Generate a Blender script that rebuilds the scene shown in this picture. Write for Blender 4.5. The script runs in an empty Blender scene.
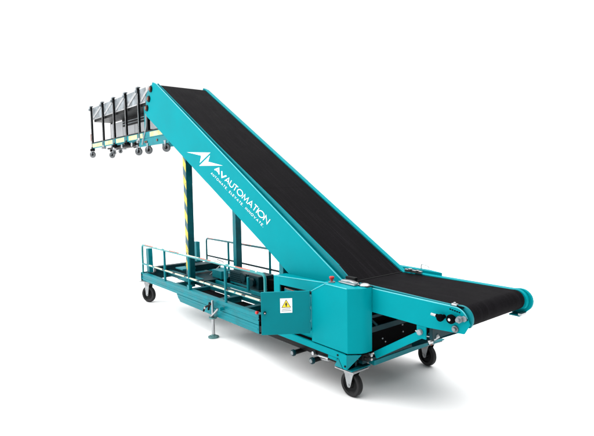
import bpy, bmesh, math, random
from mathutils import Vector, Matrix
random.seed(4)
S = bpy.context.scene
COL = S.collection
V = Vector

# ------------------------------------------------------------------ materials
def new_mat(name, color, rough=.5, metal=0., var=.0, vscale=6., bump=0., bscale=200., rvar=0., coat=0., spec=.5, dust=None):
    m = bpy.data.materials.new(name); m.use_nodes = True
    nt = m.node_tree; N = nt.nodes; L = nt.links
    b = N['Principled BSDF']
    b.inputs['Base Color'].default_value = (*color, 1)
    b.inputs['Roughness'].default_value = rough
    b.inputs['Metallic'].default_value = metal
    b.inputs['Coat Weight'].default_value = coat
    b.inputs['Specular IOR Level'].default_value = spec
    tc = N.new('ShaderNodeTexCoord')
    if var > 0 or rvar > 0 or dust:
        n = N.new('ShaderNodeTexNoise'); n.inputs['Scale'].default_value = vscale
        n.inputs['Detail'].default_value = 6; n.inputs['Roughness'].default_value = .6
        L.new(tc.outputs['Object'], n.inputs['Vector'])
    if var > 0 or dust:
        r = N.new('ShaderNodeMixRGB'); r.blend_type = 'MIX'
        lo = tuple(c*(1-var) for c in color); hi = dust if dust else tuple(min(1, c*(1+var)) for c in color)
        r.inputs[1].default_value = (*lo, 1); r.inputs[2].default_value = (*hi, 1)
        mr = N.new('ShaderNodeMapRange'); mr.inputs[1].default_value = .35; mr.inputs[2].default_value = .7
        L.new(n.outputs['Fac'], mr.inputs[0]); L.new(mr.outputs[0], r.inputs[0])
        L.new(r.outputs[0], b.inputs['Base Color'])
    if rvar > 0:
        mr2 = N.new('ShaderNodeMapRange'); mr2.inputs[1].default_value = .3; mr2.inputs[2].default_value = .7
        mr2.inputs[3].default_value = rough-rvar; mr2.inputs[4].default_value = rough+rvar
        L.new(n.outputs['Fac'], mr2.inputs[0]); L.new(mr2.outputs[0], b.inputs['Roughness'])
    if bump > 0:
        n2 = N.new('ShaderNodeTexNoise'); n2.inputs['Scale'].default_value = bscale; n2.inputs['Detail'].default_value = 3
        L.new(tc.outputs['Object'], n2.inputs['Vector'])
        bp = N.new('ShaderNodeBump'); bp.inputs['Strength'].default_value = bump; bp.inputs['Distance'].default_value = .002
        L.new(n2.outputs['Fac'], bp.inputs['Height']); L.new(bp.outputs[0], b.inputs['Normal'])
    return m

TEAL = (.0, .248, .286)
M = {}
M['teal'] = new_mat('teal_paint', TEAL, .42, var=.05, vscale=2.2, bump=.10, bscale=260, rvar=.06, spec=.025)
M['teal_door'] = new_mat('teal_door_shaded', (.0, .172, .200), .42, var=.05, vscale=4, bump=.1, bscale=260, rvar=.06, spec=.06)  # darker copy of the teal: the door's shade is in the colour
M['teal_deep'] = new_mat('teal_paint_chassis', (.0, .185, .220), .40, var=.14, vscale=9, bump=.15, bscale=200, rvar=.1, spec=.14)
M['teal_dark'] = new_mat('dark_and_shaded_teal', (.0, .026, .034), .42, var=.3, vscale=8, bump=.12, bscale=200, rvar=.1, spec=.12)  # for dark parts, and inner beams whose shade is put into the colour
M['highlight'] = new_mat('teal_edge_highlight', (.05, .38, .43), .30, .25, var=.05, vscale=9, spec=.6)  # lighter, shinier teal that paints highlights along the edges
M['teal_shaded'] = new_mat('teal_guard_shaded', (.0, .175, .205), .42, var=.08, vscale=6, rvar=.06, spec=.12)  # darker teal copy, shade of the guard strip put into the colour
M['teal_inner'] = new_mat('inner_teal_shaded', (.0, .075, .092), .42, var=.25, vscale=8, bump=.12, bscale=200, rvar=.1, spec=.1)  # darker teal for inner beams and mast sides, shade included in the colour
M['grey_rubber'] = new_mat('grey_rubber', (.10, .108, .115), .55, var=.3, vscale=30)
M['zinc'] = new_mat('zinc_plate', (.34, .35, .36), .4, .3, var=.2, vscale=16, rvar=.1)
M['belt'] = new_mat('rubber_belt', (.0052, .0048, .0056), .62, var=.22, vscale=3.5, bump=.55, bscale=380, rvar=.08, spec=.012)
def belt_grain(m):      # fine cloth grain of the rubber and faint lengthwise scuffs
    N = m.node_tree.nodes; L = m.node_tree.links; b = N['Principled BSDF']; src = b.inputs['Base Color'].links[0].from_socket
    tc = N.new('ShaderNodeTexCoord'); n = N.new('ShaderNodeTexNoise'); n.inputs['Scale'].default_value = 300; n.inputs['Detail'].default_value = 2
    L.new(tc.outputs['Object'], n.inputs['Vector'])
    mp = N.new('ShaderNodeMapping'); mp.inputs['Scale'].default_value = (1.2, 26, 1.2); L.new(tc.outputs['Object'], mp.inputs['Vector'])
    n2 = N.new('ShaderNodeTexNoise'); n2.inputs['Scale'].default_value = 2.2; n2.inputs['Detail'].default_value = 7; L.new(mp.outputs[0], n2.inputs['Vector'])
    def fac(o, lo, hi, a, c):
        r = N.new('ShaderNodeMapRange')
        for i, v in enumerate((lo, hi, a, c)): r.inputs[i+1].default_value = v
        L.new(o, r.inputs[0]); return r.outputs[0]
    k = N.new('ShaderNodeMath'); k.operation = 'MULTIPLY'; L.new(fac(n.outputs['Fac'], .3, .7, .45, 1.75), k.inputs[0]); L.new(fac(n2.outputs['Fac'], .5, .8, 1., 2.1), k.inputs[1])
    v = N.new('ShaderNodeVectorMath'); v.operation = 'SCALE'; L.new(src, v.inputs[0]); L.new(k.outputs[0], v.inputs['Scale'])
    L.new(v.outputs[0], b.inputs['Base Color'])
belt_grain(M['belt'])
M['black'] = new_mat('black_metal', (.004, .0045, .005), .42, var=.3, vscale=12, rvar=.08, spec=.10)
M['matte_black'] = new_mat('matte_black', (.002, .0022, .0025), .7, var=.2, vscale=6, spec=.02)
M['rubber'] = new_mat('tyre_rubber', (.008, .008, .009), .55, var=.25, vscale=30, bump=.3, bscale=150, spec=.25)
M['steel'] = new_mat('zinc_steel', (.40, .41, .42), .34, .95, var=.15, vscale=14, rvar=.1)
M['galv'] = new_mat('galvanised_sheet', (.22, .25, .27), .45, .45, var=.4, vscale=8, rvar=.12)
M['jack'] = new_mat('greenish_steel', (.10, .22, .22), .35, .6, var=.3, vscale=20, rvar=.1)
M['lightgrey'] = new_mat('light_grey_paint', (.34, .35, .365), .5, var=.1, vscale=5)
M['white'] = new_mat('white_vinyl', (.86, .87, .88), .45, var=.02)
M['red'] = new_mat('red_plastic', (.50, .012, .010), .3, var=.1, vscale=30)
M['rust'] = new_mat('copper_brown', (.16, .055, .035), .45, .3, var=.3, vscale=40)
M['yellow'] = new_mat('sign_yellow', (.85, .62, .0), .45, var=.03)
M['cream'] = new_mat('cream_tape', (.46, .43, .17), .5, dust=(.52, .52, .36), var=.1, vscale=9)
M['ink'] = new_mat('black_ink', (.02, .02, .02), .5)

def stripe_mat():      # yellow and dark diagonal hazard tape on the mast, shaded teal on the other faces
    m = bpy.data.materials.new('hazard_tape'); m.use_nodes = True
    N = m.node_tree.nodes; L = m.node_tree.links; b = N['Principled BSDF']; b.inputs['Roughness'].default_value = .4
    tc = N.new('ShaderNodeTexCoord'); sp = N.new('ShaderNodeSeparateXYZ'); L.new(tc.outputs['Object'], sp.inputs[0])
    a = N.new('ShaderNodeMath'); a.operation = 'MULTIPLY'; a.inputs[1].default_value = 1.2; L.new(sp.outputs['X'], a.inputs[0])
    s = N.new('ShaderNodeMath'); s.operation = 'ADD'; L.new(sp.outputs['Z'], s.inputs[0]); L.new(a.outputs[0], s.inputs[1])
    f = N.new('ShaderNodeMath'); f.operation = 'MODULO'; f.inputs[1].default_value = .205
    o = N.new('ShaderNodeMath'); o.operation = 'ADD'; o.inputs[1].default_value = 20.
    L.new(s.outputs[0], o.inputs[0]); L.new(o.outputs[0], f.inputs[0])
    c = N.new('ShaderNodeMath'); c.operation = 'LESS_THAN'; c.inputs[1].default_value = .105; L.new(f.outputs[0], c.inputs[0])
    n = N.new('ShaderNodeTexNoise'); n.inputs['Scale'].default_value = 25; L.new(tc.outputs['Object'], n.inputs['Vector'])
    w = N.new('ShaderNodeMapRange'); w.inputs[1].default_value = .3; w.inputs[2].default_value = .4; L.new(n.outputs['Fac'], w.inputs[0])
    mul = N.new('ShaderNodeMath'); mul.operation = 'MULTIPLY'; L.new(c.outputs[0], mul.inputs[0]); L.new(w.outputs[0], mul.inputs[1])
    mx = N.new('ShaderNodeMixRGB'); mx.inputs[1].default_value = (.0, .07, .09, 1); mx.inputs[2].default_value = (.55, .43, .02, 1)
    L.new(mul.outputs[0], mx.inputs[0]); L.new(mx.outputs[0], b.inputs['Base Color'])
    return m
M['hazard'] = stripe_mat()

def rail_mat(name, base, tape, dark, period, dfrac, x0, x1, zcut, wear, patch=None):
    """Round rail whose upper side carries worn tape: bands along X above height zcut."""
    m = bpy.data.materials.new(name); m.use_nodes = True
    N = m.node_tree.nodes; L = m.node_tree.links; b = N['Principled BSDF']; b.inputs['Roughness'].default_value = .38
    def math_(op, a, c=None):
        k = N.new('ShaderNodeMath'); k.operation = op
        for i, q in enumerate((a, c)):
            if q is None: continue
            if isinstance(q, (int, float)): k.inputs[i].default_value = q
            else: L.new(q, k.inputs[i])
        return k.outputs[0]
    tc = N.new('ShaderNodeTexCoord'); sp = N.new('ShaderNodeSeparateXYZ'); L.new(tc.outputs['Object'], sp.inputs[0])
    X, Z = sp.outputs['X'], sp.outputs['Z']
    n = N.new('ShaderNodeTexNoise'); n.inputs['Scale'].default_value = 11; n.inputs['Detail'].default_value = 5
    L.new(tc.outputs['Object'], n.inputs['Vector'])
    zz = math_('ADD', Z, math_('MULTIPLY', math_('SUBTRACT', n.outputs['Fac'], .5), .012))
    top = math_('GREATER_THAN', zz, zcut)
    inx = math_('MULTIPLY', math_('GREATER_THAN', X, x0), math_('LESS_THAN', X, x1))
    keep = math_('GREATER_THAN', n.outputs['Fac'], wear)
    mask = math_('MULTIPLY', math_('MULTIPLY', top, inx), keep)
    ph = math_('MODULO', math_('ADD', X, 20.), period)
    dk = math_('LESS_THAN', ph, period*dfrac)
    m1 = N.new('ShaderNodeMixRGB'); m1.inputs[1].default_value = (*tape, 1); m1.inputs[2].default_value = (*dark, 1); L.new(dk, m1.inputs[0])
    m2 = N.new('ShaderNodeMixRGB'); m2.inputs[1].default_value = (*base, 1); L.new(m1.outputs[0], m2.inputs[2]); L.new(mask, m2.inputs[0])
    L.new(m2.outputs[0], b.inputs['Base Color'])
    return m
M['mid_tape'] = rail_mat('mid_rail_tape', (.0, .20, .22), (.60, .54, .40), (.02, .02, .02), .30, .22, -3.6, -1.03, .514, .36)
M['top_tape'] = rail_mat('top_rail_tape', (.0, .22, .23), (.55, .60, .52), (.50, .12, .08), .74, .36, -3.75, -1.12, .771, .42)
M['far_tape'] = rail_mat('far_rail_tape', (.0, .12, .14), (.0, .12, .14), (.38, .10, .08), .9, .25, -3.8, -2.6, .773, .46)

# ------------------------------------------------------------------ mesh helpers
class MB:
    def __init__(s): s.bm = bmesh.new()
    def face(s, vs):
        try: s.bm.faces.new(vs)
        except ValueError: pass
    def box(s, x0, x1, y0, y1, z0, z1, mat=None):
        ps = [V((x, y, z)) for z in (z0, z1) for y in (y0, y1) for x in (x0, x1)]
        if mat: ps = [mat @ q for q in ps]
        v = [s.bm.verts.new(q) for q in ps]
        for f in ((0,2,3,1), (4,5,7,6), (0,1,5,4), (2,6,7,3), (0,4,6,2), (1,3,7,5)): s.face([v[i] for i in f])
        return s
    def prism(s, pts, axis, a, b, fn=None):
        """pts 2D outline; axis 'y': pts=(x,z); 'z': pts=(x,y); 'x': pts=(y,z)"""
        def P(p, t):
            return {'y': V((p[0], t, p[1])), 'z': V((p[0], p[1], t)), 'x': V((t, p[0], p[1]))}[axis]
        A = [s.bm.verts.new(P(p, a)) for p in pts]; B = [s.bm.verts.new(P(p, b)) for p in pts]
        s.face(A[::-1]); s.face(B); n = len(pts)
        for i in range(n): s.face([A[i], A[(i+1) % n], B[(i+1) % n], B[i]])
        return s
    def cyl(s, a, b, r, n=24, r2=None, cap=True):
        a, b = V(a), V(b); d = (b-a).normalized(); r2 = r if r2 is None else r2
        u = d.orthogonal().normalized(); w = d.cross(u)
        A, B = [], []
        for i in range(n):
            t = 2*math.pi*i/n; o = u*math.cos(t)+w*math.sin(t)
            A.append(s.bm.verts.new(a+o*r)); B.append(s.bm.verts.new(b+o*r2))
        for i in range(n): s.face([A[i], A[(i+1) % n], B[(i+1) % n], B[i]])
        if cap: s.face(A[::-1]); s.face(B)
        return s
    def tube(s, pts, r, n=14):
        pts = [V(p) for p in pts]; rings = []; u = None
        for i, p in enumerate(pts):
            d = ((pts[min(i+1, len(pts)-1)]-p).normalized() + (p-pts[max(i-1, 0)]).normalized()).normalized()
            u = d.orthogonal().normalized() if u is None else (u-d*u.dot(d)).normalized()
            w = d.cross(u)
            rings.append([s.bm.verts.new(p+(u*math.cos(2*math.pi*k/n)+w*math.sin(2*math.pi*k/n))*r) for k in range(n)])
        for a, b in zip(rings, rings[1:]):
            for k in range(n): s.face([a[k], a[(k+1) % n], b[(k+1) % n], b[k]])
        s.face(rings[0][::-1]); s.face(rings[-1])
        return s
    def lathe(s, prof, c, axis, n=36):
        """prof: (radius, offset along axis) closed loop"""
        c = V(c); d = V(axis).normalized(); u = d.orthogonal().normalized(); w = d.cross(u); rings = []
        for r, h in prof:
            rings.append([s.bm.verts.new(c+d*h+(u*math.cos(2*math.pi*k/n)+w*math.sin(2*math.pi*k/n))*max(r, 1e-4)) for k in range(n)])
        for a, b in zip(rings, rings[1:]+rings[:1]):
            for k in range(n): s.face([a[k], a[(k+1) % n], b[(k+1) % n], b[k]])
        return s
    def build(s, name, mat, parent=None, bevel=.003, seg=2, label=None):
        bmesh.ops.recalc_face_normals(s.bm, faces=s.bm.faces)
        me = bpy.data.meshes.new(name); s.bm.to_mesh(me); s.bm.free()
        me.materials.append(mat)
        for p in me.polygons: p.use_smooth = True
        o = bpy.data.objects.new(name, me); COL.objects.link(o)
        if parent: o.parent = parent
        if bevel:
            b = o.modifiers.new('bevel', 'BEVEL'); b.width = bevel; b.segments = seg; b.limit_method = 'ANGLE'
            b.angle_limit = math.radians(35); b.harden_normals = True
        me.set_sharp_from_angle(angle=math.radians(35))
        if label: o['label'] = label
        return o

def arc(cx, cz, r, a0, a1, n=12):
    return [(cx+r*math.cos(math.radians(a0+(a1-a0)*i/n)), cz+r*math.sin(math.radians(a0+(a1-a0)*i/n))) for i in range(n+1)]
def bend(pts, r, n=6):     # round the inner corners of a 3D polyline
    pts = [V(p) for p in pts]; out = [pts[0]]
    for i in range(1, len(pts)-1):
        a, b, c = pts[i-1], pts[i], pts[i+1]; p = b+(a-b).normalized()*r; q = b+(c-b).normalized()*r
        for k in range(n+1):
            t = k/n; out.append(p*(1-t)**2+b*2*t*(1-t)+q*t*t)
    out.append(pts[-1]); return out
def thing(name, loc, label, cat):
    o = bpy.data.objects.new(name, None); COL.objects.link(o); o.location = loc; o['label'] = label; o['category'] = cat
    return o

# ------------------------------------------------------------------ setting
f = MB(); f.box(-300, 300, -300, 300, -.05, 0)
floor_m = new_mat('white_floor', (.94, .94, .94), .6, spec=.2)
fo = f.build('floor', floor_m, bevel=0); fo['kind'] = 'structure'

# ================================================================== THE LOADING CONVEYOR
T = thing('belt_conveyor', (0, 0, 0), 'large teal inclined belt conveyor with black belt and white lettering on a wheeled chassis', 'conveyor')
NY, BY0, BY1, FY = .078, .122, .758, .80      # near panel face, belt edges, far panel face
PZ = lambda x: .83-.606*(x+.195)                # incline plane (top of flange)

# --- incline side panels
side = [(-3.591, 2.862), (-3.476, 2.818), (-2.14, 1.987), (-.95, 1.290), (-.165, .842), (-.10, .80), (-.10, .655), (-.30, .60), (-.60, .66), (-.827, .792),
        (-1.043, .888), (-1.278, 1.042), (-1.598, 1.236), (-2.317, 1.616), (-2.915, 1.965), (-3.825, 2.462), (-3.862, 2.515)]
side = [(-3.591, 2.858), (-3.476, PZ(-3.476)), (-.16, PZ(-.16)), (-.10, .80), (-.10, .655), (-.60, .66), (-.827, .772),
        (-1.278, 1.035), (-2.915, 1.945), (-3.825, 2.459), (-3.862, 2.515)]
P = MB().prism(side, 'y', NY, NY+.022).build('side_panel', M['teal'], T, .005, 3, label='near incline side panel with white lettering')
# inner skirt, rises over the flange towards the foot of the slope
def skirt(y0, y1):
    m = MB()
    top = [(-3.50, PZ(-3.50)-.0+.002), (-2.055, PZ(-2.055)+.016), (-1.003, PZ(-1.003)+.050), (-.245, PZ(-.245)+.066), (-.10, PZ(-.10)+.050)]
    m.prism(top+[(x, PZ(x)-.12) for x, z in top[::-1]], 'y', y0, y1); return m
skirt(NY+.030, NY+.040).build('belt_guard', M['teal_shaded'], T, .002)
MB().tube([(-3.55, NY+.004, 2.847), (-3.476, NY+.004, PZ(-3.476)+.001), (-.165, NY+.004, PZ(-.165)+.001)], .0040, 10).build('edge_highlight', M['highlight'], T, 0)  # added strip, a painted highlight along the panel edge
MB().tube([(-3.49, NY+.036, PZ(-3.49)+.002), (-2.055, NY+.036, PZ(-2.055)+.016), (-1.003, NY+.036, PZ(-1.003)+.050), (-.245, NY+.036, PZ(-.245)+.066)], .0035, 8).build('edge_highlight', M['teal'], T, 0)
MB().tube([(.13, NY+.004, .810), (.79, NY+.004, .806)]+[(x, NY+.004, z) for x, z in arc(.80, .715, .091, 83, 22, 7)], .0045, 10).build('edge_highlight', M['highlight'], T, 0)
MB().prism([(-3.476, PZ(-3.476)-.006), (-.17, PZ(-.17)-.006), (-.17, PZ(-.17)-.02), (-3.476, PZ(-3.476)-.02)], 'y', NY+.020, NY+.032).build('flange', M['teal_shaded'], T, .001)
farside = [(x, z) for x, z in side]
MB().prism(farside, 'y', FY, FY+.024).build('side_panel', M['teal'], T, .005, 3)
MB().prism([(-3.50, PZ(-3.50)+.004), (-.14, PZ(-.14)+.006), (-.14, PZ(-.14)-.12), (-3.50, PZ(-3.5)-.12)], 'y', BY1+.004, FY-.004).build('belt_guard', M['teal'], T, .002)
# head plate behind the near panel and its dark bolts
MB().prism([(-3.50, 2.80), (-3.70, 2.845), (-3.865, 2.745), (-3.900, 2.50), (-3.82, 2.44), (-3.4, 2.40)], 'y', NY+.024, NY+.034).build('head_plate', M['teal_deep'], T)
for bx, bz in ((-3.636, 2.779), (-3.712, 2.665), (-3.785, 2.556)):
    b = MB().cyl((bx, NY+.022, bz), (bx, NY-.014, bz), .042, 24).build('head_bolt', M['black'], T, .006)
    MB().cyl((bx, NY-.012, bz), (bx, NY-.026, bz), .024, 16).build('bolt_cap', M['rust'], b, .004)
# --- belts
def offs(x, d): return (x-d*.5183, PZ(x)-d*.8552)
r = .075; a = -3.45
c0 = (a-r*.5183, PZ(a)-r*.8552)
prof = [(-.09, PZ(-.09)-.004), (a, PZ(a)-.004)] 
prof += [(c0[0]+(r-.004)*math.cos(t), c0[1]+(r-.004)*math.sin(t)) for t in [math.radians(58.8+180*k/12) for k in range(1, 13)]]
prof += [(-.09-.14*.5183-.02, PZ(-.09)-.14*.8552)]
MB().prism(prof, 'y', BY0, BY1).build('incline_belt', M['belt'], T, .0015, 1, label='long sloping black rubber belt')
fb = [(-.19, .799), (-.02, .803)] + arc(.833, .745, .068, 90, -90, 14) + [(-.15, .677)]
MB().prism(fb, 'y', BY0, BY1).build('feed_belt', M['belt'], T, .0015, 1, label='level black rubber belt at the low end')
for ax in (-1.35,):    # splice seam across the belt, a thin raised strip
    m = MB(); q = [(ax, PZ(ax)-.0045), (ax+.012, PZ(ax+.012)-.0045), (ax+.012, PZ(ax+.012)-.0036), (ax, PZ(ax)-.0036)]
    m.prism(q, 'y', BY0+.004, BY1-.004).build('belt_seam', M['belt'], T, 0)
m = MB(); m.cyl((-.150, BY0+.004, .8015), (-.150, BY1-.004, .8015), .005, 12).build('junction_roller', M['black'], T, 0)
# --- feed conveyor side panels
feed = [(.02, .640), (.02, .811), (.79, .805)] + arc(.80, .715, .09, 85, 22, 7) + [(.902, .715), (.864, .650), (.60, .632)]
MB().prism(feed, 'y', NY, NY+.016).build('feed_side_panel', M['teal'], T, .004, 3, label='near side panel of the low feed conveyor with tension knobs')
raised = [(-.02, .70), (-.02, .826), (.069, .826), (.552, .815), (.775, .812)] + arc(.832, .740, .079, 100, -40, 14) + [(.80, .68)]
MB().prism(raised, 'y', NY+.018, NY+.038).build('feed_belt_guard', M['teal_shaded'], T, .003)
feedf = [(.02, .640), (.02, .811), (.80, .811)] + arc(.85, .735, .083, 95, -35, 10) + [(.885, .655), (.86, .640)]
MB().prism([(x, z) for x, z in feedf], 'y', FY, FY+.024).build('feed_side_panel', M['teal'], T, .004, 3)
raisedf = [(-.02, .70), (-.02, .812), (.80, .812)] + arc(.838, .74, .076, 95, -40, 12) + [(.80, .68)]
MB().prism(raisedf, 'y', BY1+.004, FY-.004).build('feed_belt_guard', M['teal'], T, .003)
MB().box(.87, .895, FY-.07, FY+.002, .646, .660).build('end_bracket', M['steel'], T, .001)
MB().box(.80, .875, FY-.06, FY+.0, .634, .644).build('belt_scraper', M['teal_deep'], T, .001)
# underside pan of the feed conveyor
MB().box(.02, .80, BY0+.01, BY1-.01, .650, .668).build('underside_pan', M['teal_dark'], T)
# tension knobs
def knob(x, z, r, L_, mat='matte_black', cap=None):
    k = MB().lathe([(0, 0), (r*.55, 0), (r*.55, L_*.35), (r*.98, L_*.45), (r, L_*.8), (r*.8, L_), (0, L_)], (x, NY, z), (0, -1, 0), 24).build('tension_knob', M[mat], T, .002)
    if cap: MB().cyl((x, NY-L_, z), (x, NY-L_-.003, z), r*.32, 12).build('knob_cap', M[cap], k, 0)
    return k
k1 = knob(.797, .737, .029, .05, 'matte_black', 'steel')
k0 = MB().lathe([(0, 0), (.014, 0), (.014, .03), (.022, .032), (.024, .05), (.018, .06), (0, .062)], (.728, NY, .733), (0, -1, 0), 20).build('tension_knob', M['matte_black'], T, .002)
MB().cyl((.690, NY-.03, .737), (.655, NY-.035, .741), .009, 12).build('knob_pin', M['steel'], k0, .001)
MB().cyl((.728, NY-.03, .734), (.690, NY-.03, .737), .012, 12).build('knob_shaft', M['matte_black'], k0, .001)
hb = MB(); hb.cyl((.845, NY, .741), (.845, NY-.030, .741), .022, 6); hb.cyl((.845, NY-.030, .741), (.845, NY-.045, .741), .013, 14)
hb.build('hex_nut', M['galv'], T, .002)
MB().cyl((.869, NY, .748), (.869, NY-.012, .748), .019, 6).build('hex_nut', M['galv'], T, .002)
MB().cyl((.884, NY, .745), (.884, NY-.002, .745), .007, 12).build('adjuster_hole', M['matte_black'], T, 0)
hb = MB(); hb.cyl((.808, NY, .672), (.808, NY-.010, .672), .022, 20); hb.cyl((.808, NY-.01, .672), (.808, NY-.024, .672), .013, 6); hb.build('bolt', M['galv'], T, .002)
m = MB()                                            # slotted scale plate above the knobs
for i in range(5): m.box(.765+i*.016, .776+i*.016, NY-.002, NY, .785-i*.0022, .792-i*.0022)
m.build('scale_marks', M['matte_black'], T, 0)
m = MB(); m.box(.765, .855, NY+.004, NY+.020, .8065, .813); m.build('edge_slot', M['matte_black'], T, .001)
m = MB(); m.box(.775, .812, NY+.002, NY+.024, .8135, .826); m.cyl((.793, NY+.012, .826), (.793, NY+.012, .834), .008, 10); m.build('edge_clip', M['steel'], T, .003)

# --- lettering on the near panel
def mapper(o, ex, ey):
    o, ex, ey = V(o), V(ex), V(ey)
    return lambda u, v: o+ex*u+ey*v
def strokes_text(text, wfac, th, gap, fn, glyph_w, bold_first=0, only=None):
    """single-line capitals: every glyph is a set of polylines in a unit-height cell"""
    O = [(.5+.5*math.cos(2*math.pi*i/22), .5+.5*math.sin(2*math.pi*i/22)) for i in range(23)]
    G = {'A': (.80, [[(0, 0), (.5, 1), (1, 0)], [(.2, .3), (.8, .3)]]), 'V': (.80, [[(0, 1), (.5, 0), (1, 1)]]),
         'U': (.68, [[(0, 1), (0, .36), (.06, .18), (.2, .05), (.5, 0), (.8, .05), (.94, .18), (1, .36), (1, 1)]]), 'T': (.62, [[(0, 1), (1, 1)], [(.5, 1), (.5, 0)]]),
         'O': (1.02, [O]), 'M': (.98, [[(0, 0), (.14, 1), (.5, .12), (.86, 1), (1, 0)]]), 'I': (.02, [[(.5, 0), (.5, 1)]]),
         'N': (.74, [[(0, 0), (0, 1), (1, 0), (1, 1)]]), 'E': (.56, [[(1, 1), (0, 1), (0, 0), (1, 0)], [(0, .5), (.9, .5)]]),
         'L': (.44, [[(0, 1), (0, 0), (1, 0)]]), '.': (.05, [[(.5, -.02), (.5, .12)]]), ' ': (.35, [])}
    bm = bmesh.new(); x = 0; layer = 0
    tot = sum(G[c][0]*(1.34 if i < bold_first else 1) for i, c in enumerate(text))+gap*(len(text)-1)
    for i, c in enumerate(text):
        w, pl = G[c]; t = th*(1.8 if i < bold_first else 1); w = w*(1.34 if i < bold_first else 1)
        if only and not only[0] <= i < only[1]: pl = []
        for line in pl:
            layer += 1
            q = [(x+p[0]*w, p[1]*(1-t)+t/2 if c != '.' else p[1]) for p in line]
            closed = (c == 'O')
            n = len(q)
            Lf, Rt = [], []
            for k in range(n):
                if closed:
                    a_, b_ = q[(k-1) % (n-1)], q[(k+1) % (n-1)]; d1 = d2 = V((b_[0]-a_[0], b_[1]-a_[1])).normalized()
                else:
                    d1 = V((q[k][0]-q[k-1][0], q[k][1]-q[k-1][1])).normalized() if k else None
                    d2 = V((q[k+1][0]-q[k][0], q[k+1][1]-q[k][1])).normalized() if k < n-1 else None
                    d1 = d1 or d2; d2 = d2 or d1
                n1 = V((-d1[1], d1[0])); n2 = V((-d2[1], d2[0])); nn = (n1+n2)
                if nn.length < 1e-3: nn = n1
                nn = nn.normalized(); s = min(1/max(nn.dot(n1), .3), 2.0)*t/2
                Lf.append((q[k][0]+nn[0]*s, q[k][1]+nn[1]*s)); Rt.append((q[k][0]-nn[0]*s, q[k][1]-nn[1]*s))
            for k in range(n-1):
                vs = [bm.verts.new(fn(p[0]/tot, min(max(p[1], -.05), 1.05))-V((0, .00012*((layer % 3)*3+k % 3), 0))) for p in (Lf[k], Lf[k+1], Rt[k+1], Rt[k])]
                bm.faces.new(vs)
        x += w+gap
    return bm
LY = NY-.0015
def finish(bm, name, parent, off=(0, 0, 0)):
    m = MB(); m.bm.free(); m.bm = bm
    # a thin vinyl thickness
    r_ = bmesh.ops.extrude_face_region(bm, geom=bm.faces[:]); vs = [e for e in r_['geom'] if isinstance(e, bmesh.types.BMVert)]
    bmesh.ops.translate(bm, verts=vs, vec=(0, .0012, 0))
    return m.build(name, M['white'], parent, 0)
ax_ = V((.932, 0, -.519)); 
finish(strokes_text('AVAUTOMATION', 1, .125, .17, mapper((-2.078, LY, 1.706), (.927, 0, -.512), (.058, 0, .051)), None, 2), 'lettering', P)
for k0_, k1_ in ((0, 9), (10, 18), (19, 28)):
    finish(strokes_text('AUTOMATE. ELEVATE. INNOVATE.', 1, .125, .46, mapper((-2.155, LY, 1.672), (.941, 0, -.508), (.024, 0, .018)), None, only=(k0_, k1_)), 'tagline_word', P)
lg = bmesh.new()
for poly in ([(-2.694, 1.928), (-2.354, 1.873), (-2.390, 1.796), (-2.149, 1.896)],
             [(-2.162, 1.868), (-2.407, 1.764), (-1.904, 1.751), (-2.203, 1.802)]):
    lg.faces.new([lg.verts.new((x, LY, z)) for x, z in poly])
finish(lg, 'logo', P)

# --- chassis
CZ0, CZ1, CZm, CZt = .210, .390, .289, .300
xl, xe = -3.837, -1.108
m = MB()
m.prism([(-.066, CZm+.004), (-.066, .325), (-.060, .329), (-.060, .352), (-.066, .356), (-.066, CZ1-.006), (-.060, CZ1), (-.006, CZ1), (0, CZ1-.006), (0, CZm+.004)], 'x', xl, xe)
m.build('chassis_rail', M['teal_deep'], T, .002, label='near lower side rail with grooves')
m = MB(); m.prism([(-2.795, CZm), (-2.70, CZ0), (xe, CZ0), (xe, CZm)], 'y', -.066, -.010)
m.prism([(-2.76, .262), (-2.73, .240), (xe-.01, .240), (xe-.01, .262)], 'y', -.070, -.064)
m.build('lower_rail', M['teal_deep'], T, .003)
MB().box(xe, xe+.012, -.062, -.004, CZ0+.004, CZ1-.004).build('rail_end_cap', M['matte_black'], T, .002)
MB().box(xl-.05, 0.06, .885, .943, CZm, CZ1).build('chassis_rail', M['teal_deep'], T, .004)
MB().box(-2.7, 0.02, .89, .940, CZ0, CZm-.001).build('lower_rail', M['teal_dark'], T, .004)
MB().box(xl-.012, xl, -.074, .016, .279, .400).build('corner_plate', M['teal_deep'], T, .002)
for z in (.30, .37):
    MB().cyl((xl+.012, -.066, z), (xl+.012, -.074, z), .011, 8).build('bolt', M['black'], T, .001)
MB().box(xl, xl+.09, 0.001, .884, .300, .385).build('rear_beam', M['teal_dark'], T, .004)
MB().box(xl+.002, xl+.088, .10, .80, .386, .46).build('rear_cross_channel', M['teal_dark'], T, .004)
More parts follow.
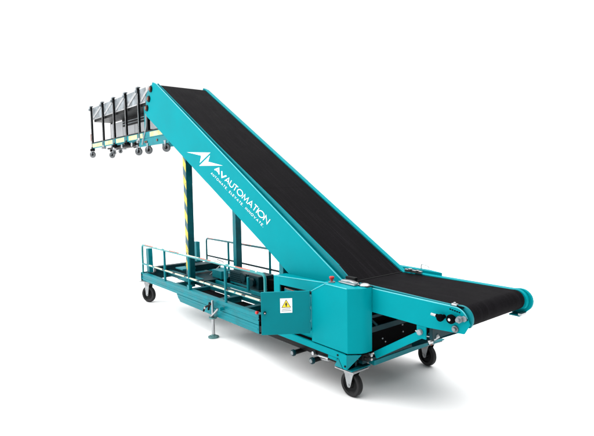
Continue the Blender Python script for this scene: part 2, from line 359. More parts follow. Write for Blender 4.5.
# inner longitudinals
MB().box(xl+.091, -.95, .262, .302, .325, .402).build('inner_rail', M['teal_inner'], T, .004)
MB().box(-3.0, -.95, .40, .425, .36, .40).build('inner_rail', M['teal_deep'], T, .004)
MB().box(xl+.091, -.95, .60, .645, .325, .402).build('inner_rail', M['teal_inner'], T, .004)
for x, mt, z in ((-2.98, 'teal_deep', .372), (-2.62, 'teal_deep', .360), (-1.93, 'teal_deep', .372), (-1.50, 'teal_deep', .360)):
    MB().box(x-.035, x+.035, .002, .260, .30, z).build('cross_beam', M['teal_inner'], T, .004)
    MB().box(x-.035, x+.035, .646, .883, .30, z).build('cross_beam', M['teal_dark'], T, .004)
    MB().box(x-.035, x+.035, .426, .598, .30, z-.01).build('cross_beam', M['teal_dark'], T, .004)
for x0, x1, y0, y1, z in ((-1.86, -1.0, .01, .255, .318), (-2.58, -2.10, .10, .255, .322), (-2.95, -1.0, .31, .395, .310), (-1.90, -.95, .43, .595, .315), (-3.3, -1.0, .655, .88, .312)):
    MB().box(x0, x1, y0, y1, z-.008, z).build('floor_tray', M['matte_black'], T, .001)
# stub posts at the rear
def stub(x, y, z0, z1, lean=0):
    m = MB(); t = Matrix.Translation((x, y, z0)) @ Matrix.Rotation(lean, 4, 'Y')
    m.box(-.045, .045, -.028, .028, 0, z1-z0, t); return m
stub(-3.79, .035, .391, .712, -.04).build('stub_post', M['teal_deep'], T, .003)
stub(-3.78, .728, .461, .742, -.03).build('stub_post', M['teal_deep'], T, .003)
# masts
def mast(x, y, z0, z1, haz):
    s = .040
    p_ = MB().box(x-s, x+s, y-s, y+s, z0, z1).build('mast', M['teal_inner'], T, .004, label='mast with yellow and black hazard stripes' if haz else 'plain teal mast with shade painted on its sides')  # body in darker teal paints the shade of the mast sides
    if haz: MB().box(x-s+.004, x+s-.004, y-s-.002, y-s-.0002, z0+.05, z1-.02).build('hazard_tape', M['hazard'], p_, 0)
    else: MB().box(x-s+.002, x+s-.002, y-s-.004, y-s-.0002, z0+.02, z1-.02).build('mast_lit_face', M['teal_deep'], p_, .001)  # lighter sheet paints the lit front of the mast
    MB().box(x-.14, x+.12, y-.11, y+.11, z0-.012, z0).build('base_plate', M['teal_deep'], p_, .002)
mast(-2.915, .19, .415, 2.10, True)
mast(-2.84, .815, .415, 1.75, False)
MB().box(-3.22, -2.70, .25, .78, .330, .41).build('mast_cross_beam', M['teal_dark'], T, .004)
MB().box(-3.30, -3.12, .30, .72, .45, .53).build('mast_crosshead', M['teal_dark'], T, .004)
MB().box(-3.28, -3.08, .16, .34, .495, .510).build('crosshead_plate', M['teal_deep'], T, .003)
# small post carrying the foot of the incline
m = MB(); m.prism([(-1.03, .39), (-.96, .39), (-.96, .94), (-1.02, .94)], 'y', .11, .17); m.build('support_post', M['teal_deep'], T, .003)
m = MB(); m.box(-.93, -.87, .20, .26, .39, .90); m.build('support_post', M['teal_dark'], T, .003)
# drive gear: box, motor, bracket, brake rod
MB().box(-2.88, -2.66, .46, .56, .40, .50).build('junction_box', M['teal_deep'], T, .004)
m = MB(); m.box(-2.56, -2.16, .52, .70, .395, .525)
for i in range(5): m.box(-2.54, -2.30, .508, .522, .41+i*.024, .420+i*.024)
m.cyl((-2.23, .52, .48), (-2.23, .49, .48), .05, 20); m.cyl((-2.16, .61, .47), (-2.12, .61, .47), .06, 20)
m.build('motor', M['teal_dark'], T, .004)
m = MB(); m.box(-2.12, -1.92, .50, .72, .38, .535); m.cyl((-2.02, .50, .46), (-2.02, .46, .46), .05, 20); m.build('gearbox', M['teal_dark'], T, .008)
MB().box(-2.56, -2.10, .53, .67, .372, .392).build('motor_base', M['teal_deep'], T, .002)
m = MB(); m.box(-1.98, -1.945, .38, .40, .40, .545); m.build('upright_bracket', M['teal_deep'], T, .003)
m = MB(); m.box(-1.90, -1.50, .60, .80, .315, .50); m.build('battery_box', M['matte_black'], T, .006)
m = MB(); m.tube(bend([(-3.02, .50, .40), (-2.90, .60, .53), (-2.93, .66, .56), (-3.10, .66, .575)], .02), .008, 8); m.build('release_lever', M['steel'], T, 0)
m = MB()
for i in range(6): m.tube(bend([(-2.7+.02*i, .62, .41+.01*i), (-2.4, .70+.01*i, .44), (-1.9, .74-.01*i, .46+.01*i), (-1.2, .70, .40)], .1), .006, 6)
m.build('hydraulic_hoses', M['black'], T, 0)

# --- guard rails
def guard(y, xs_top, posts, z0, zt, zm, mt, mm, corner_r=.05):
    root = None
    x0, x1 = xs_top
    top = MB().tube(bend([(x0, y, z0), (x0, y, zt), (x1, y, zt), (x1, y, z0)], corner_r), .0135, 14).build('guard_rail', mt, T, 0)
    MB().tube([(x0, y, zm), (x1, y, zm)], .0115, 14).build('mid_rail', mm, top, 0)
    for x in posts:
        MB().tube([(x, y, z0), (x, y, zt-.008)], .0150, 12).build('post', M['teal_deep'], top, 0)
    return top
g1 = guard(-.048, (-3.825, -1.02), (-3.13, -2.485, -1.70), .389, .765, .515, M['top_tape'], M['mid_tape'])
g1['label'] = 'near guard rail with worn striped tape'
g2 = guard(.925, (-3.86, -1.2), (-3.25, -2.29, -1.75), .389, .765, .515, M['far_tape'], M['teal_dark'])
for x in (-2.485,): MB().box(x-.026, x+.026, -.068, -.028, .390, .44).build('post_socket', M['teal_deep'], g1, .002)
MB().lathe([(0, 0), (.008, 0), (.009, .008), (.015, .012), (.015, .024), (.010, .030), (0, .030)], (-1.12, -.058, .408), (0, -1, 0), 18).build('red_knob', M['red'], T, .001)

# --- levelling jack
J = MB().box(-1.887, -1.867, -.112, -.092, .215, .385).build('levelling_jack', M['steel'], T, .003)
MB().cyl((-1.877, -.102, .215), (-1.877, -.102, .03), .016, 18).build('screw', M['steel'], J, 0)
MB().lathe([(0, .0), (.056, .0), (.056, .012), (.042, .018), (.022, .024), (.018, .034), (0, .034)], (-1.877, -.102, .001), (0, 0, 1), 28).build('foot', M['jack'], J, .001)
MB().cyl((-1.877, -.102, .200), (-1.877, -.102, .214), .042, 20).build('collar', M['jack'], J, .002)
m = MB(); m.tube([(-1.877, -.120, .222), (-1.735, -.120, .330)], .010, 10); m.build('crank_handle', M['steel'], J, 0)
m = MB(); m.cyl((-1.725, -.115, .325), (-1.725, -.070, .325), .018, 14); m.build('handle_knob', M['teal_deep'], J, .002)
m = MB(); m.tube([(-1.90, -.10, .345), (-2.00, -.13, .29), (-2.02, -.13, .25)], .010, 8); m.tube([(-1.94, -.10, .35), (-1.97, -.10, .27)], .012, 8); m.build('locking_pin', M['black'], J, 0)
m = MB(); m.cyl((-1.98, -.128, .305), (-1.995, -.128, .285), .013, 10); m.build('pin_grip', M['steel'], J, 0)

# --- control cabinet
AY, BYc = -.060, -.103
cz = .352
m = MB()
m.box(-.873, -.790, AY, -.03, cz, .785)                # wall left of the opening
m.prism([(-.790, .715), (-.330, .725), (-.172, .822), (-.790, .7885)], 'y', AY, -.03)
m.box(-.790, -.330, AY, -.03, cz, .415)
cab = m.build('cabinet', M['teal'], T, .002, label='teal control cabinet with bevelled front corner')
m = MB(); m.prism([(-.873, -.029), (-.3, -.029), (-.3, NY-.002), (-.873, NY-.002)], 'z', .74, .784); m.build('cabinet_top', M['teal'], cab, .003)
MB().box(-.87, -.30, -.012, NY-.004, cz, .739).build('cabinet_back', M['teal_dark'], cab, .002)
m = MB(); m.box(-.776, -.770, AY+.002, -.014, .42, .712); m.box(-.76, -.34, -.016, -.0125, .43, .69)
m.build('inner_frame', M['matte_black'], cab, 0)
m = MB(); m.box(-.762, -.40, -.034, -.020, .42, .690); m.build('inner_panel', M['teal_deep'], cab, .003)
m = MB(); m.tube(bend([(-.74, -.042, .692), (-.62, -.045, .687), (-.50, -.045, .668), (-.42, -.045, .60)], .04), .005, 8); m.build('cable', M['rust'], cab, 0)
# protruding front part: body as plan polygon, the near sheet with its cut corner
plan = [(-.33, -.030), (-.33, BYc+.0), (.057, BYc), (.118, -.025), (.128, .014), (.128, NY-.002), (-.33, NY-.002)]
m = MB()
bm = m.bm
bot = [bm.verts.new((x, y, cz)) for x, y in plan]
zt = [.79, .743, .822, .822, .822, .822, .80]
topv = [bm.verts.new((x, y, z)) for (x, y), z in zip(plan, zt)]
kx = bm.verts.new((-.173, BYc, .8245)); kb = bm.verts.new((-.165, -.030, .8235))
m.face(bot[::-1])
n = len(plan)
m.face([bot[0], bot[1], topv[1], topv[0]])
m.face([bot[1], bot[2], topv[2], kx, topv[1]])
for i in range(2, n): m.face([bot[i], bot[(i+1) % n], topv[(i+1) % n], topv[i]])
m.face([topv[0], topv[1], kx, kb]); m.face([kb, kx, topv[2], topv[3], topv[4], topv[5]]); m.face([kb, topv[5], topv[6], topv[0]])
m.build('cabinet_front', M['teal'], cab, .0018, 2)
MB().tube([(-.33, BYc-.001, .744), (-.173, BYc-.001, .8245), (.055, BYc-.001, .8225)], .0032, 8).build('edge_highlight', M['highlight'], cab, 0)  # added strip, a painted highlight on the cabinet edges
MB().tube([(-.873, AY-.001, .7845), (-.79, AY-.001, .788), (-.18, AY-.001, .8215)], .0028, 8).build('edge_highlight', M['highlight'], cab, 0)
# open door
hx, hy = -.3375, -.1105; dx, dy = -.550-hx, -.4215-hy; dl = math.hypot(dx, dy); ang = math.atan2(dy, dx)
DM = Matrix.Translation((hx, hy, 0)) @ Matrix.Rotation(ang, 4, 'Z')
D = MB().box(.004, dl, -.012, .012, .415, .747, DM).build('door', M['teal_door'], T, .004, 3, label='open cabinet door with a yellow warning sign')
for z0, z1 in ((.432, .50), (.52, .60), (.625, .70)):
    MB().cyl((hx+.002, hy-.004, z0), (hx+.002, hy-.004, z1), .008, 12).build('hinge', M['teal_deep'], D, .001)
# which side of the door faces the lens: local +Y after rotation
def dp(u, v, off): return DM @ V((u, off, v))
sgn = 1
def door_pt(u, v, off=.0): return dp(u, v, sgn*(.012+off))
MB().cyl(door_pt(dl-.028, .590, 0), door_pt(dl-.028, .590, .016), .011, 16).build('door_lock', M['black'], D, .002)
MB().cyl(door_pt(dl-.028, .590, .016), door_pt(dl-.028, .590, .019), .005, 10).build('lock_pin', M['steel'], D, 0)
def dpoly(pts, off, th, name, mat, par=D, bev=0):
    m = MB(); A = [m.bm.verts.new(door_pt(u, v, off)) for u, v in pts]; B = [m.bm.verts.new(door_pt(u, v, off+th)) for u, v in pts]
    m.face(A); m.face(B[::-1]); n = len(pts)
    for i in range(n): m.face([A[i], A[(i+1) % n], B[(i+1) % n], B[i]])
    return m.build(name, mat, par, bev)
lu, lv, lw, lh = .185, .640, .092, .112     # centre and size of the sticker
dpoly([(lu-lw/2, lv-lh/2), (lu+lw/2, lv-lh/2), (lu+lw/2, lv+lh/2), (lu-lw/2, lv+lh/2)], .0, .0008, 'warning_sticker', M['white'])
tv = lv+.012
dpoly([(lu-.037, tv-.028), (lu+.037, tv-.028), (lu, tv+.036)], .0008, .0006, 'warning_triangle_border', M['ink'])
dpoly([(lu-.030, tv-.024), (lu+.030, tv-.024), (lu, tv+.028)], .0014, .0005, 'warning_triangle', M['yellow'])
dpoly([(lu-.004, tv+.012), (lu+.004, tv+.012), (lu+.006, tv+.002), (lu+.011, tv-.004), (lu+.005, tv-.006), (lu+.004, tv-.020), (lu-.004, tv-.020), (lu-.005, tv-.006), (lu-.011, tv-.004), (lu-.006, tv+.002)], .0019, .0004, 'warning_symbol', M['ink'])
for row, (v0, wd, n_) in enumerate(((lv-.030, .062, 8), (lv-.043, .076, 10))):
    m = MB()
    for i in range(n_):
        u = lu-wd/2+wd*i/n_; w_ = wd/n_*.72
        A = [door_pt(u, v0, .0009), door_pt(u+w_, v0, .0009), door_pt(u+w_, v0+.006, .0009), door_pt(u, v0+.006, .0009)]
        m.face([m.bm.verts.new(q) for q in A])
    m.build('sticker_text', M['ink'], D, 0)

# far side cabinet and its bracket
m = MB(); m.prism([(-.35, .828), (-.35, .895), (.045, .882), (.19, .840), (.19, .828)], 'z', .42, .832); m.build('far_cabinet', M['teal'], T, .004)
m = MB(); m.tube(bend([(-.03, .86, .834), (-.03, .86, .87), (.03, .86, .87), (.05, .86, .85)], .012), .004, 8); m.build('wire_loop', M['steel'], T, 0)
m = MB()
m.box(-.11, .06, BY1-.02, BY1+.002, .815, .838); m.cyl((-.05, BY1-.02, .832), (-.05, BY1-.02, .848), .018, 8); m.cyl((.02, BY1-.015, .83), (.02, BY1-.015, .843), .014, 8)
m.build('guide_bracket', M['steel'], T, .003)
# emergency button, latches on the near cabinet
E_ = MB().cyl((-.178, -.030, .8235), (-.178, -.030, .832), .026, 20).build('emergency_button', M['galv'], T, .003)
MB().lathe([(0, 0), (.008, 0), (.008, .010), (.015, .014), (.020, .030), (.017, .036), (0, .037)], (-.178, -.030, .833), (0, 0, 1), 20).build('red_mushroom_head', M['red'], E_, .001)
m = MB()
tt = Matrix.Translation((-.055, .020, .8245)) @ Matrix.Rotation(math.radians(-4), 4, 'Z')
m.box(-.085, .095, -.026, .026, 0, .012, tt)
m.prism([(-.13, .836), (-.10, .853), (-.02, .856), (.03, .844), (.04, .836)], 'y', .0, .040)
m.cyl((.025, .018, .836), (.025, .018, .850), .019, 14); m.cyl((-.10, .018, .836), (-.10, .018, .851), .016, 6)
m.build('toggle_latch', M['steel'], T, .005)
m = MB(); m.box(-.11, -.01, .045, .075, .845, .872); m.build('latch_hinge_block', M['black'], T, .005)
m = MB(); m.lathe([(0, 0), (.040, 0), (.040, .005), (.030, .014), (.012, .019), (0, .020)], (.070, .060, .8245), (0, 0, 1), 24); m.build('cover_cap', M['steel'], T, .001)
m = MB(); m.box(.025, .125, .030, .090, .8235, .8275); m.build('cap_plate', M['black'], T, .001)

# --- front base: sill, shaded undercarriage, corner bracket, beams
m = MB(); m.box(-.99, .03, BYc, -.045, .293, .343); m.build('sill_beam', M['teal'], T, .004)
m = MB(); m.box(-1.09, .05, -.085, .06, .344, .351); m.build('seam_gasket', M['matte_black'], T, 0)
m = MB(); m.box(-1.09, .02, -.070, .04, .235, .292); m.build('shaded_undercarriage', M['black'], T, .004)  # black colour stands in for the shadow below the sill
m = MB()
m.prism([(-.055, .344), (.058, .344), (.058, .236), (.022, .236)], 'y', BYc-.012, BYc-.002)
m.build('corner_gusset', M['teal'], T, .003)
m = MB()
q0 = [V((.059, BYc-.012, .344)), V((.124, -.032, .344)), V((.059, BYc-.012, .236))]; q1 = [q+V((-.008, .008, 0)) for q in q0]
A_ = [m.bm.verts.new(q) for q in q0]; B_ = [m.bm.verts.new(q) for q in q1]
m.face(A_); m.face(B_[::-1])
for k in range(3): m.face([A_[k], A_[(k+1) % 3], B_[(k+1) % 3], B_[k]])
m.build('corner_gusset', M['teal_shaded'], T, .001)  # bevel side takes the darker teal, its shade painted in
m = MB(); m.box(-.02, .05, -.088, .0, .232, .343); m.build('corner_block', M['teal_dark'], T, .003)
m = MB(); m.cyl((.045, -.105, .262), (.045, -.122, .262), .008, 8); m.build('bolt', M['black'], T, .001)
m = MB(); m.cyl((-.03, -.105, .325), (-.03, -.122, .325), .007, 8); m.build('bolt', M['black'], T, .001)
m = MB(); m.prism([(-.075, .232), (-.035, .300), (.01, .232)], 'y', BYc-.006, BYc+.004); m.build('gusset_web', M['teal_deep'], T, .002)
m = MB(); m.box(.02, .05, -.098, -.02, .232, .290); m.build('gusset_rib', M['teal_dark'], T, .002)
MB().box(-.090, .085, -.090, .110, .2225, .231).build('mounting_plate', M['teal_deep'], T, .003)
MB().box(-.085, .108, .79, 1.0, .2215, .231).build('mounting_plate', M['teal_deep'], T, .003)
m = MB(); m.box(.045, .105, .126, .774, .222, .262); m.build('front_beam', M['teal_deep'], T, .004)
m = MB(); m.box(.060, .105, .00, .90, .264, .290); m.build('front_beam', M['teal_dark'], T, .004)
bl = MB().box(.02, .045, .004, .884, .292, .63).build('black_front_panel', M['matte_black'], T, .002)
for y, z in ((.514, .441), (.521, .384), (.277, .382), (.31, .350), (.132, .35)):
    MB().cyl((.045, y, z), (.054, y, z), .0065, 8).build('bolt', M['galv'], bl, .001)
MB().box(.046, .10, .02, .85, .472, .516).build('front_cross_bar', M['teal_dark'], T, .004)
MB().box(.05, .09, .10, .72, .575, .60).build('front_cross_bar', M['teal_dark'], T, .004)
MB().box(-.86, .018, .08, .80, .295, .62).build('inner_housing', M['matte_black'], T, .004)
MB().tube([(.06, .09, .60), (.10, .16, .52)], .010, 8).build('stay', M['teal_dark'], T, 0)
# strut that props the feed conveyor
def bar(a, b, w, h, up=(0, 0, 1)):
    a, b = V(a), V(b); d = (b-a); L = d.length; d.normalize(); s_ = d.cross(V(up)).normalized(); u = s_.cross(d)
    mt = Matrix((( d.x, s_.x, u.x, a.x), (d.y, s_.y, u.y, a.y), (d.z, s_.z, u.z, a.z), (0, 0, 0, 1)))
    m = MB(); m.box(0, L, -w/2, w/2, -h/2, h/2, mt); return m
bar((.13, .115, .315), (.545, .115, .575), .030, .052).build('support_strut', M['teal'], T, .005)
bar((.13, .765, .315), (.545, .765, .575), .030, .052).build('support_strut', M['teal_deep'], T, .005)
m = MB(); m.box(.51, .585, .086, .098, .545, .635); m.build('strut_bracket', M['teal'], T, .005)
m = MB(); m.cyl((.545, .086, .590), (.545, .062, .590), .019, 16); m.build('strut_bolt', M['galv'], T, .004)
m = MB(); m.box(.60, .625, .10, .76, .55, .63); m.build('cross_tie', M['teal_dark'], T, .004)
m = MB(); m.tube([(.59, .13, .64), (.59, .14, .50)], .006, 8); m.build('copper_pipe', M['rust'], T, 0)
m = MB(); m.tube(bend([(.45, .16, .56), (.56, .16, .545), (.62, .20, .57)], .03), .009, 8); m.cyl((.60, .14, .55), (.62, .17, .57), .02, 8); m.cyl((.58, .12, .52), (.60, .14, .53), .016, 8)
m.build('tensioner', M['steel'], T, .001)
bar((.13, .55, .30), (.60, .50, .545), .05, .05).build('cross_brace', M['teal_dark'], T, .004)
m = MB(); m.box(.08, .13, -.02, .04, .30, .345); m.cyl((.13, .0, .315), (.16, .0, .315), .016, 8); m.build('hinge_bracket', M['black'], T, .003)
m = MB(); m.cyl((.12, .05, .33), (.15, .05, .33), .013, 6); m.cyl((.12, .05, .30), (.15, .05, .30), .011, 6); m.build('bolt', M['steel'], T, .002)
# forklift sockets / bumper bars sticking out below the sill
for x, y0 in ((-.515, -.135), (-.285, -.135)):
    b = MB().cyl((x, y0, .218), (x, .30, .218), .019, 16).build('stabiliser_bar', M['black'], T, .002)
    MB().cyl((x, y0-.018, .218), (x, y0+.004, .218), .026, 20).build('bar_end', M['teal_dark'], b, .004)
    MB().cyl((x, y0-.024, .218), (x, y0-.018, .218), .016, 20).build('end_cap', M['galv'], b, .002)
m = MB(); m.cyl((-.33, -.075, .252), (-.33, -.10, .252), .016, 8); m.cyl((-.30, -.06, .228), (-.18, -.06, .238), .02, 10); m.build('coupling', M['steel'], T, .003)
m = MB(); m.box(-.16, -.06, -.095, -.06, .262, .291); m.build('coupling_block', M['teal'], T, .005)

# --- casters
def caster(x, y, ztop, R_, yaw, lean_steel='steel'):
    M4 = Matrix.Translation((x, y, 0)) @ Matrix.Rotation(yaw, 4, 'Z')
    w = .024
    pl = MB().box(-.092, .092, -.086, .086, ztop-.010, ztop, M4).build('caster', M['zinc'], T, .003)
    sw = MB().cyl((x, y, ztop-.028), (x, y, ztop-.010), .040, 24).build('swivel', M['steel'], pl, .003)
    off = .0
    for s_ in (-1, 1):
        m = MB(); yy = s_*(w+.010)
        pts = [(-.052, ztop-.028), (.052, ztop-.028), (.038, ztop-.055), (.017, R_-.005), (.009, R_-.020), (-.009, R_-.020), (-.017, R_-.005), (-.038, ztop-.055)]
        A = [m.bm.verts.new(M4 @ V((p[0], yy-.002, p[1]))) for p in pts]; B = [m.bm.verts.new(M4 @ V((p[0], yy+.002, p[1]))) for p in pts]
        m.face(A); m.face(B[::-1])
        for i in range(len(pts)): m.face([A[i], A[(i+1) % len(pts)], B[(i+1) % len(pts)], B[i]])
        m.build('fork', M['zinc'] if s_ < 0 else M['black'], pl, .001)
    c = M4 @ V((0, 0, R_)); axv = (M4.to_3x3() @ V((0, 1, 0)))
    MB().box(-.052, .052, -w-.010, w+.010, ztop-.032, ztop-.028, M4).build('fork_crown', M['galv'], pl, .001)
    wh = MB().lathe([(R_*.70, -w*.85), (R_*.90, -w*.95), (R_*.97, -w*.75), (R_, -w*.35), (R_, w*.35), (R_*.97, w*.75), (R_*.90, w*.95), (R_*.70, w*.85)], c, axv, 48).build('tyre', M['rubber'], pl, 0)
    MB().lathe([(0, -w*.55), (R_*.25, -w*.95), (R_*.32, -w*.5), (R_*.60, -w*.45), (R_*.72, -w*.8), (R_*.72, w*.8), (R_*.60, w*.45), (R_*.32, w*.5), (R_*.25, w*.95), (0, w*.55)], c, axv, 36).build('wheel_rim', M['black'], pl, .001)
    MB().cyl(c-axv*(w+.018), c+axv*(w+.018), .009, 8).build('axle_bolt', M['steel'], pl, .001)
caster(.005, -.010, .2210, .094, math.radians(3))
caster(.005, .900, .2210, .092, math.radians(-8))
caster(-3.765, -.005, .288, .108, math.radians(24))
caster(-3.70, .905, .288, .100, math.radians(14))

# ================================================================== THE ROLLER CONVEYOR AT THE TOP
Rt = thing('roller_conveyor', (-5.0, .30, 2.02), 'grey roller conveyor with black legs and small casters at the high end of the incline', 'roller conveyor')
def R_build(m, name, mat, parent=None, bevel=.003, seg=2):
    o = m.build(name, mat, parent or Rt, bevel, seg)
    if parent is None: o.matrix_parent_inverse = Matrix.Translation(-Rt.location)
    return o
yN, yF_ = .12, .45
def R_child(m, name, mat, parent, bevel=.003): return m.build(name, mat, parent, bevel)
xs = (-6.265, -5.685, -5.165, -4.66, -4.175)
for i, x in enumerate(xs):
    for y in (yN, yF_):
        m = MB(); m.box(x-.026, x+.018, y-.014, y+.014, 2.165, 2.872)
        p_ = R_build(m, 'leg', M['black'])
        m = MB(); m.box(x-.036, x+.032, y-.022, y+.022, 2.874, 2.890); m.box(x-.036, x+.006, y-.026, y-.0145, 2.81, 2.876); m.cyl((x-.02, y-.04, 2.83), (x-.02, y-.02, 2.83), .018, 10)
        R_child(m, 'leg_cap', M['galv'], p_)
        m = MB(); m.box(x+.008, x+.020, y-.020, y-.0145, 2.20, 2.80); R_child(m, 'edge_strip', M['steel'], p_, .001)
        m = MB(); m.box(x-.034, x+.034, y-.022, y+.020, 2.135, 2.20); m.cyl((x, y-.045, 2.15), (x, y-.02, 2.15), .022, 10); R_child(m, 'leg_shoe', M['steel'] if i in (1, 4) else M['black'], p_, .004)
MB_ = MB()
MB_.box(-6.30, -6.262+.0, yN-.022, yN-.019, 2.30, 2.42); R_build(MB_, 'leg_marker', M['rust'], bevel=0)
# side bands with lazy-tong bars
for y in (yN, yF_):
    m = MB(); m.box(-6.235, -3.95, y+.012, y+.018, 2.672, 2.856)
    b_ = R_build(m, 'side_band', M['galv'], bevel=.001)
    m = MB(); m.box(-6.235, -3.95, y+.004, y+.022, 2.655, 2.671); R_child(m, 'band_edge', M['steel'], b_, .001)
    for x0, x1 in zip(xs, xs[1:]+(-3.75,)):
        m = MB(); bm_ = m
        for (za, zb) in ((2.69, 2.845),):
            a_, c_ = V((x0+.06, y+.006, za)), V((x1-.07, y+.006, zb)); d = (c_-a_).normalized(); u = V((-d.z, 0, d.x))*.020
            if za > zb: a_.y -= .004; c_.y -= .004
            vs = [m.bm.verts.new(q) for q in (a_+u, c_+u, c_-u, a_-u)]; v2 = [m.bm.verts.new(q.co+V((0, .003, 0))) for q in vs]
            m.face(vs); m.face(v2[::-1])
            for k in range(4): m.face([vs[k], vs[(k+1) % 4], v2[(k+1) % 4], v2[k]])
        R_child(m, 'scissor_bar', M['zinc'], b_, .0005)
# rollers
x = -6.22
while x < -3.95:
    m = MB(); m.cyl((x, yN+.03, 2.80), (x, yF_-.006, 2.80), .022, 12); R_build(m, 'roller', M['galv'], bevel=.001); x += .105
m = MB(); m.box(-6.22, -3.97, yN+.026, yF_-.010, 2.62, 2.668); R_build(m, 'deck_pan', M['black'])
m = MB(); m.box(-5.65, -3.5, yF_-.030, yF_-.022, 2.50, 2.625); R_build(m, 'rear_cover', M['black'], bevel=.001)
for i in range(2):
    m = MB(); m.box(-5.65, -3.97, yF_-.036, yF_-.031, 2.53+i*.04, 2.540+i*.04); R_build(m, 'rear_slat', M['galv'], bevel=.001)
m = MB(); m.box(-6.24, -3.5, yF_+.000-.020, yF_-.014, 2.262, 2.60); R_build(m, 'rear_panel', M['lightgrey'], bevel=.001)
# base rails with cream tape
for y in (yN, yF_):
    m = MB(); m.box(-6.30, -3.28, y-.012, y+.020, 2.178, 2.262)
    b_ = R_build(m, 'base_rail', M['teal_deep'])
    if y == yN:
        m = MB(); m.box(-6.30, -3.28, y-.015, y+.023, 2.262, 2.276); R_child(m, 'rail_lip', M['black'], b_, .001)
        xx = [(-6.24, -5.74), (-5.60, -5.24), (-5.08, -4.74), (-4.56, -4.24), (-4.13, -4.04), (-3.80, -3.30)]
        for x0, x1 in xx:
            m = MB(); m.box(x0, x1, y-.0145, y-.0125, 2.190, 2.252); R_child(m, 'tape_patch', M['cream'], b_, 0)
m = MB(); m.box(-5.35, -4.15, yN+.03, yN+.07, 2.10, 2.165); m.cyl((-5.5, yN, 2.13), (-4.2, yN, 2.10), .014, 8); R_build(m, 'lower_tie_bar', M['black'])
m = MB()
for x in (-5.2, -4.85, -4.45): m.cyl((x, yN-.02, 2.13), (x, yN+.02, 2.13), .03, 10)
R_build(m, 'pivot_bolts', M['steel'])
m = MB(); m.box(-4.18, -3.22, yN-.014, yN+.006, 2.075, 2.176); cr = R_build(m, 'carrier_rail', M['teal_deep'])
for x in (-3.95, -3.56, -3.9): R_child(MB().cyl((x, yN-.014, 2.13), (x, yN-.026, 2.13), .016, 8), 'bolt', M['rust'], cr, .002)
m = MB(); m.box(-4.18, -3.22, yF_-.006, yF_+.014, 2.075, 2.176); R_build(m, 'carrier_rail', M['teal_deep'])
# upright that couples it to the incline head
m = MB(); m.box(-4.075, -4.035, yN+.03, yN+.06, 2.27, 2.62); R_build(m, 'coupling_upright', M['teal_deep'])
m = MB(); m.box(-4.02, -3.97, yN+.035, yN+.07, 2.27, 2.64); R_build(m, 'coupling_upright', M['black'])
m = MB(); m.tube(bend([(-3.93, yN, 2.56), (-3.935, yN, 2.40), (-3.93, yN-.01, 2.30), (-4.00, yN-.03, 2.16), (-4.03, yN-.03, 2.10)], .05), .008, 10); R_build(m, 'hook_rod', M['lightgrey'], bevel=0)
m = MB(); m.box(-3.88, -3.3, yN+.07, yN+.08, 2.272, 2.56); R_build(m, 'side_panel', M['lightgrey'], bevel=.002)
m = MB(); m.box(-3.90, -3.885, yN+.0, yN+.08, 2.23, 2.30); R_build(m, 'panel_clip', M['black'], bevel=.002)
m = MB(); m.box(-3.97, -3.6, yN+.10, yF_-.04, 2.50, 2.60); R_build(m, 'coupling_beam', M['teal_dark'])
def small_caster(x, y, z, r=.046):
    m = MB(); m.lathe([(0, -.012), (r*.6, -.014), (r*.9, -.014), (r, -.006), (r, .006), (r*.9, .014), (r*.6, .014), (0, .012)], (x, y, z), (-.62, .78, 0), 22)
    o = R_build(m, 'caster', M['grey_rubber'], bevel=0)
    R_child(MB().cyl((x-.0110, y+.0140, z), (x+.0110, y-.0140, z), r*.38, 16), 'hub', M['black'], o, .002)
    m = MB(); 
    for s_ in (-1, 1): m.prism([(x-.022, z+r+.03), (x+.03, z+r+.03), (x+.010, z-.01), (x-.010, z-.01)], 'y', y+s_*.020-.002, y+s_*.020+.002)
    m.box(x-.03, x+.035, y-.025, y+.025, z+r+.025, z+r+.035)
    R_child(m, 'fork', M['galv'], o, .001)
for x, y, z in ((-6.30, yN, 2.075), (-6.30, yF_, 2.075), (-4.235, yN, 2.018), (-3.885, yN, 2.020), (-3.33, yN, 2.020), (-5.9, yF_-.1, 2.09), (-5.6, yF_-.1, 2.10)):
    small_caster(x, y, z, .054 if z < 2.08 else .032)

# ------------------------------------------------------------------ camera (solved from the photograph's perspective)
yaw, pitch, roll, fpx = 2.4602, -.0789, -.0158, 490.5141
F = V((math.cos(yaw)*math.cos(pitch), math.sin(yaw)*math.cos(pitch), math.sin(pitch)))
Rr = V((math.sin(yaw), -math.cos(yaw), 0)); U = Rr.cross(F)
c, s = math.cos(roll), math.sin(roll); R2 = Rr*c+U*s; U2 = U*c-Rr*s
cam = bpy.data.cameras.new('camera'); co = bpy.data.objects.new('camera', cam); COL.objects.link(co)
co.matrix_world = Matrix(((R2.x, U2.x, -F.x, 2.4836), (R2.y, U2.y, -F.y, -2.5147), (R2.z, U2.z, -F.z, 1.6), (0, 0, 0, 1)))
cam.sensor_width = 36; cam.lens = fpx/594*36; cam.clip_end = 2000; cam.clip_start = .05
S.camera = co

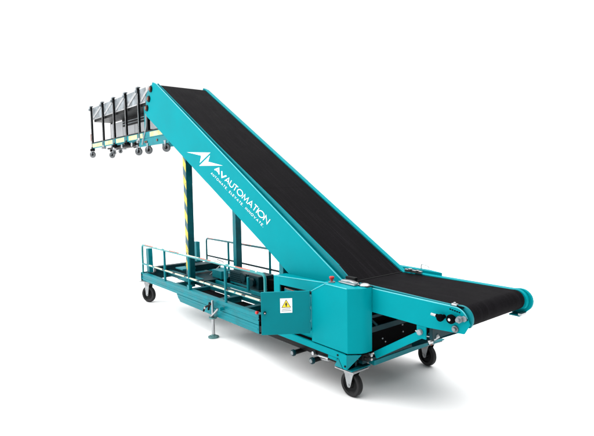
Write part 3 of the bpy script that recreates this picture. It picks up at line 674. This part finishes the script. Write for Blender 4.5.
# ------------------------------------------------------------------ studio light: a white surround, dim towards +X, and soft boxes
w = bpy.data.worlds.new('World'); S.world = w; w.use_nodes = True
N = w.node_tree.nodes; L = w.node_tree.links; bg = N['Background']
tc = N.new('ShaderNodeTexCoord'); dot = N.new('ShaderNodeVectorMath'); dot.operation = 'DOT_PRODUCT'
dot.inputs[1].default_value = V((.95, -.26, 0)).normalized()
L.new(tc.outputs['Generated'], dot.inputs[0])
sx = N.new('ShaderNodeSeparateXYZ'); L.new(tc.outputs['Generated'], sx.inputs[0])
def ramp(src, a, b, c, d):
    r_ = N.new('ShaderNodeMapRange'); r_.interpolation_type = 'SMOOTHSTEP'
    for i, v in enumerate((a, b, c, d)): r_.inputs[i+1].default_value = v
    L.new(src, r_.inputs[0]); return r_.outputs[0]
def op(o, a, b):
    k = N.new('ShaderNodeMath'); k.operation = o; L.new(a, k.inputs[0])
    if isinstance(b, float): k.inputs[1].default_value = b
    else: L.new(b, k.inputs[1])
    return k.outputs[0]
dark_side = op('MULTIPLY', ramp(dot.outputs['Value'], -.20, .45, 0, .84), ramp(sx.outputs['Z'], .45, .75, 1, 0))   # surround dimmed on purpose to darken faces turned to +X
overhead = ramp(sx.outputs['Z'], .48, .85, 0, 1.9)                                                            # added brightness overhead to keep the floor white
L.new(op('ADD', op('SUBTRACT', overhead, dark_side), .86), bg.inputs['Strength'])
bg.inputs['Color'].default_value = (1, 1, 1, 1)
def area(name, loc, target, size, sy, power):
    l = bpy.data.lights.new(name, 'AREA'); l.shape = 'RECTANGLE'; l.size = size; l.size_y = sy; l.energy = power
    o = bpy.data.objects.new(name, l); COL.objects.link(o); o.location = loc
    o.rotation_euler = (V(target)-V(loc)).to_track_quat('-Z', 'Y').to_euler()
area('key_softbox', (-9.5, -9.5, 5.0), (-1.6, 0, 1.1), 9, 7, 720)
S.render.engine = 'CYCLES'
S.view_settings.view_transform = 'Standard'; S.view_settings.look = 'None'; S.view_settings.exposure = .35; S.view_settings.gamma = 1
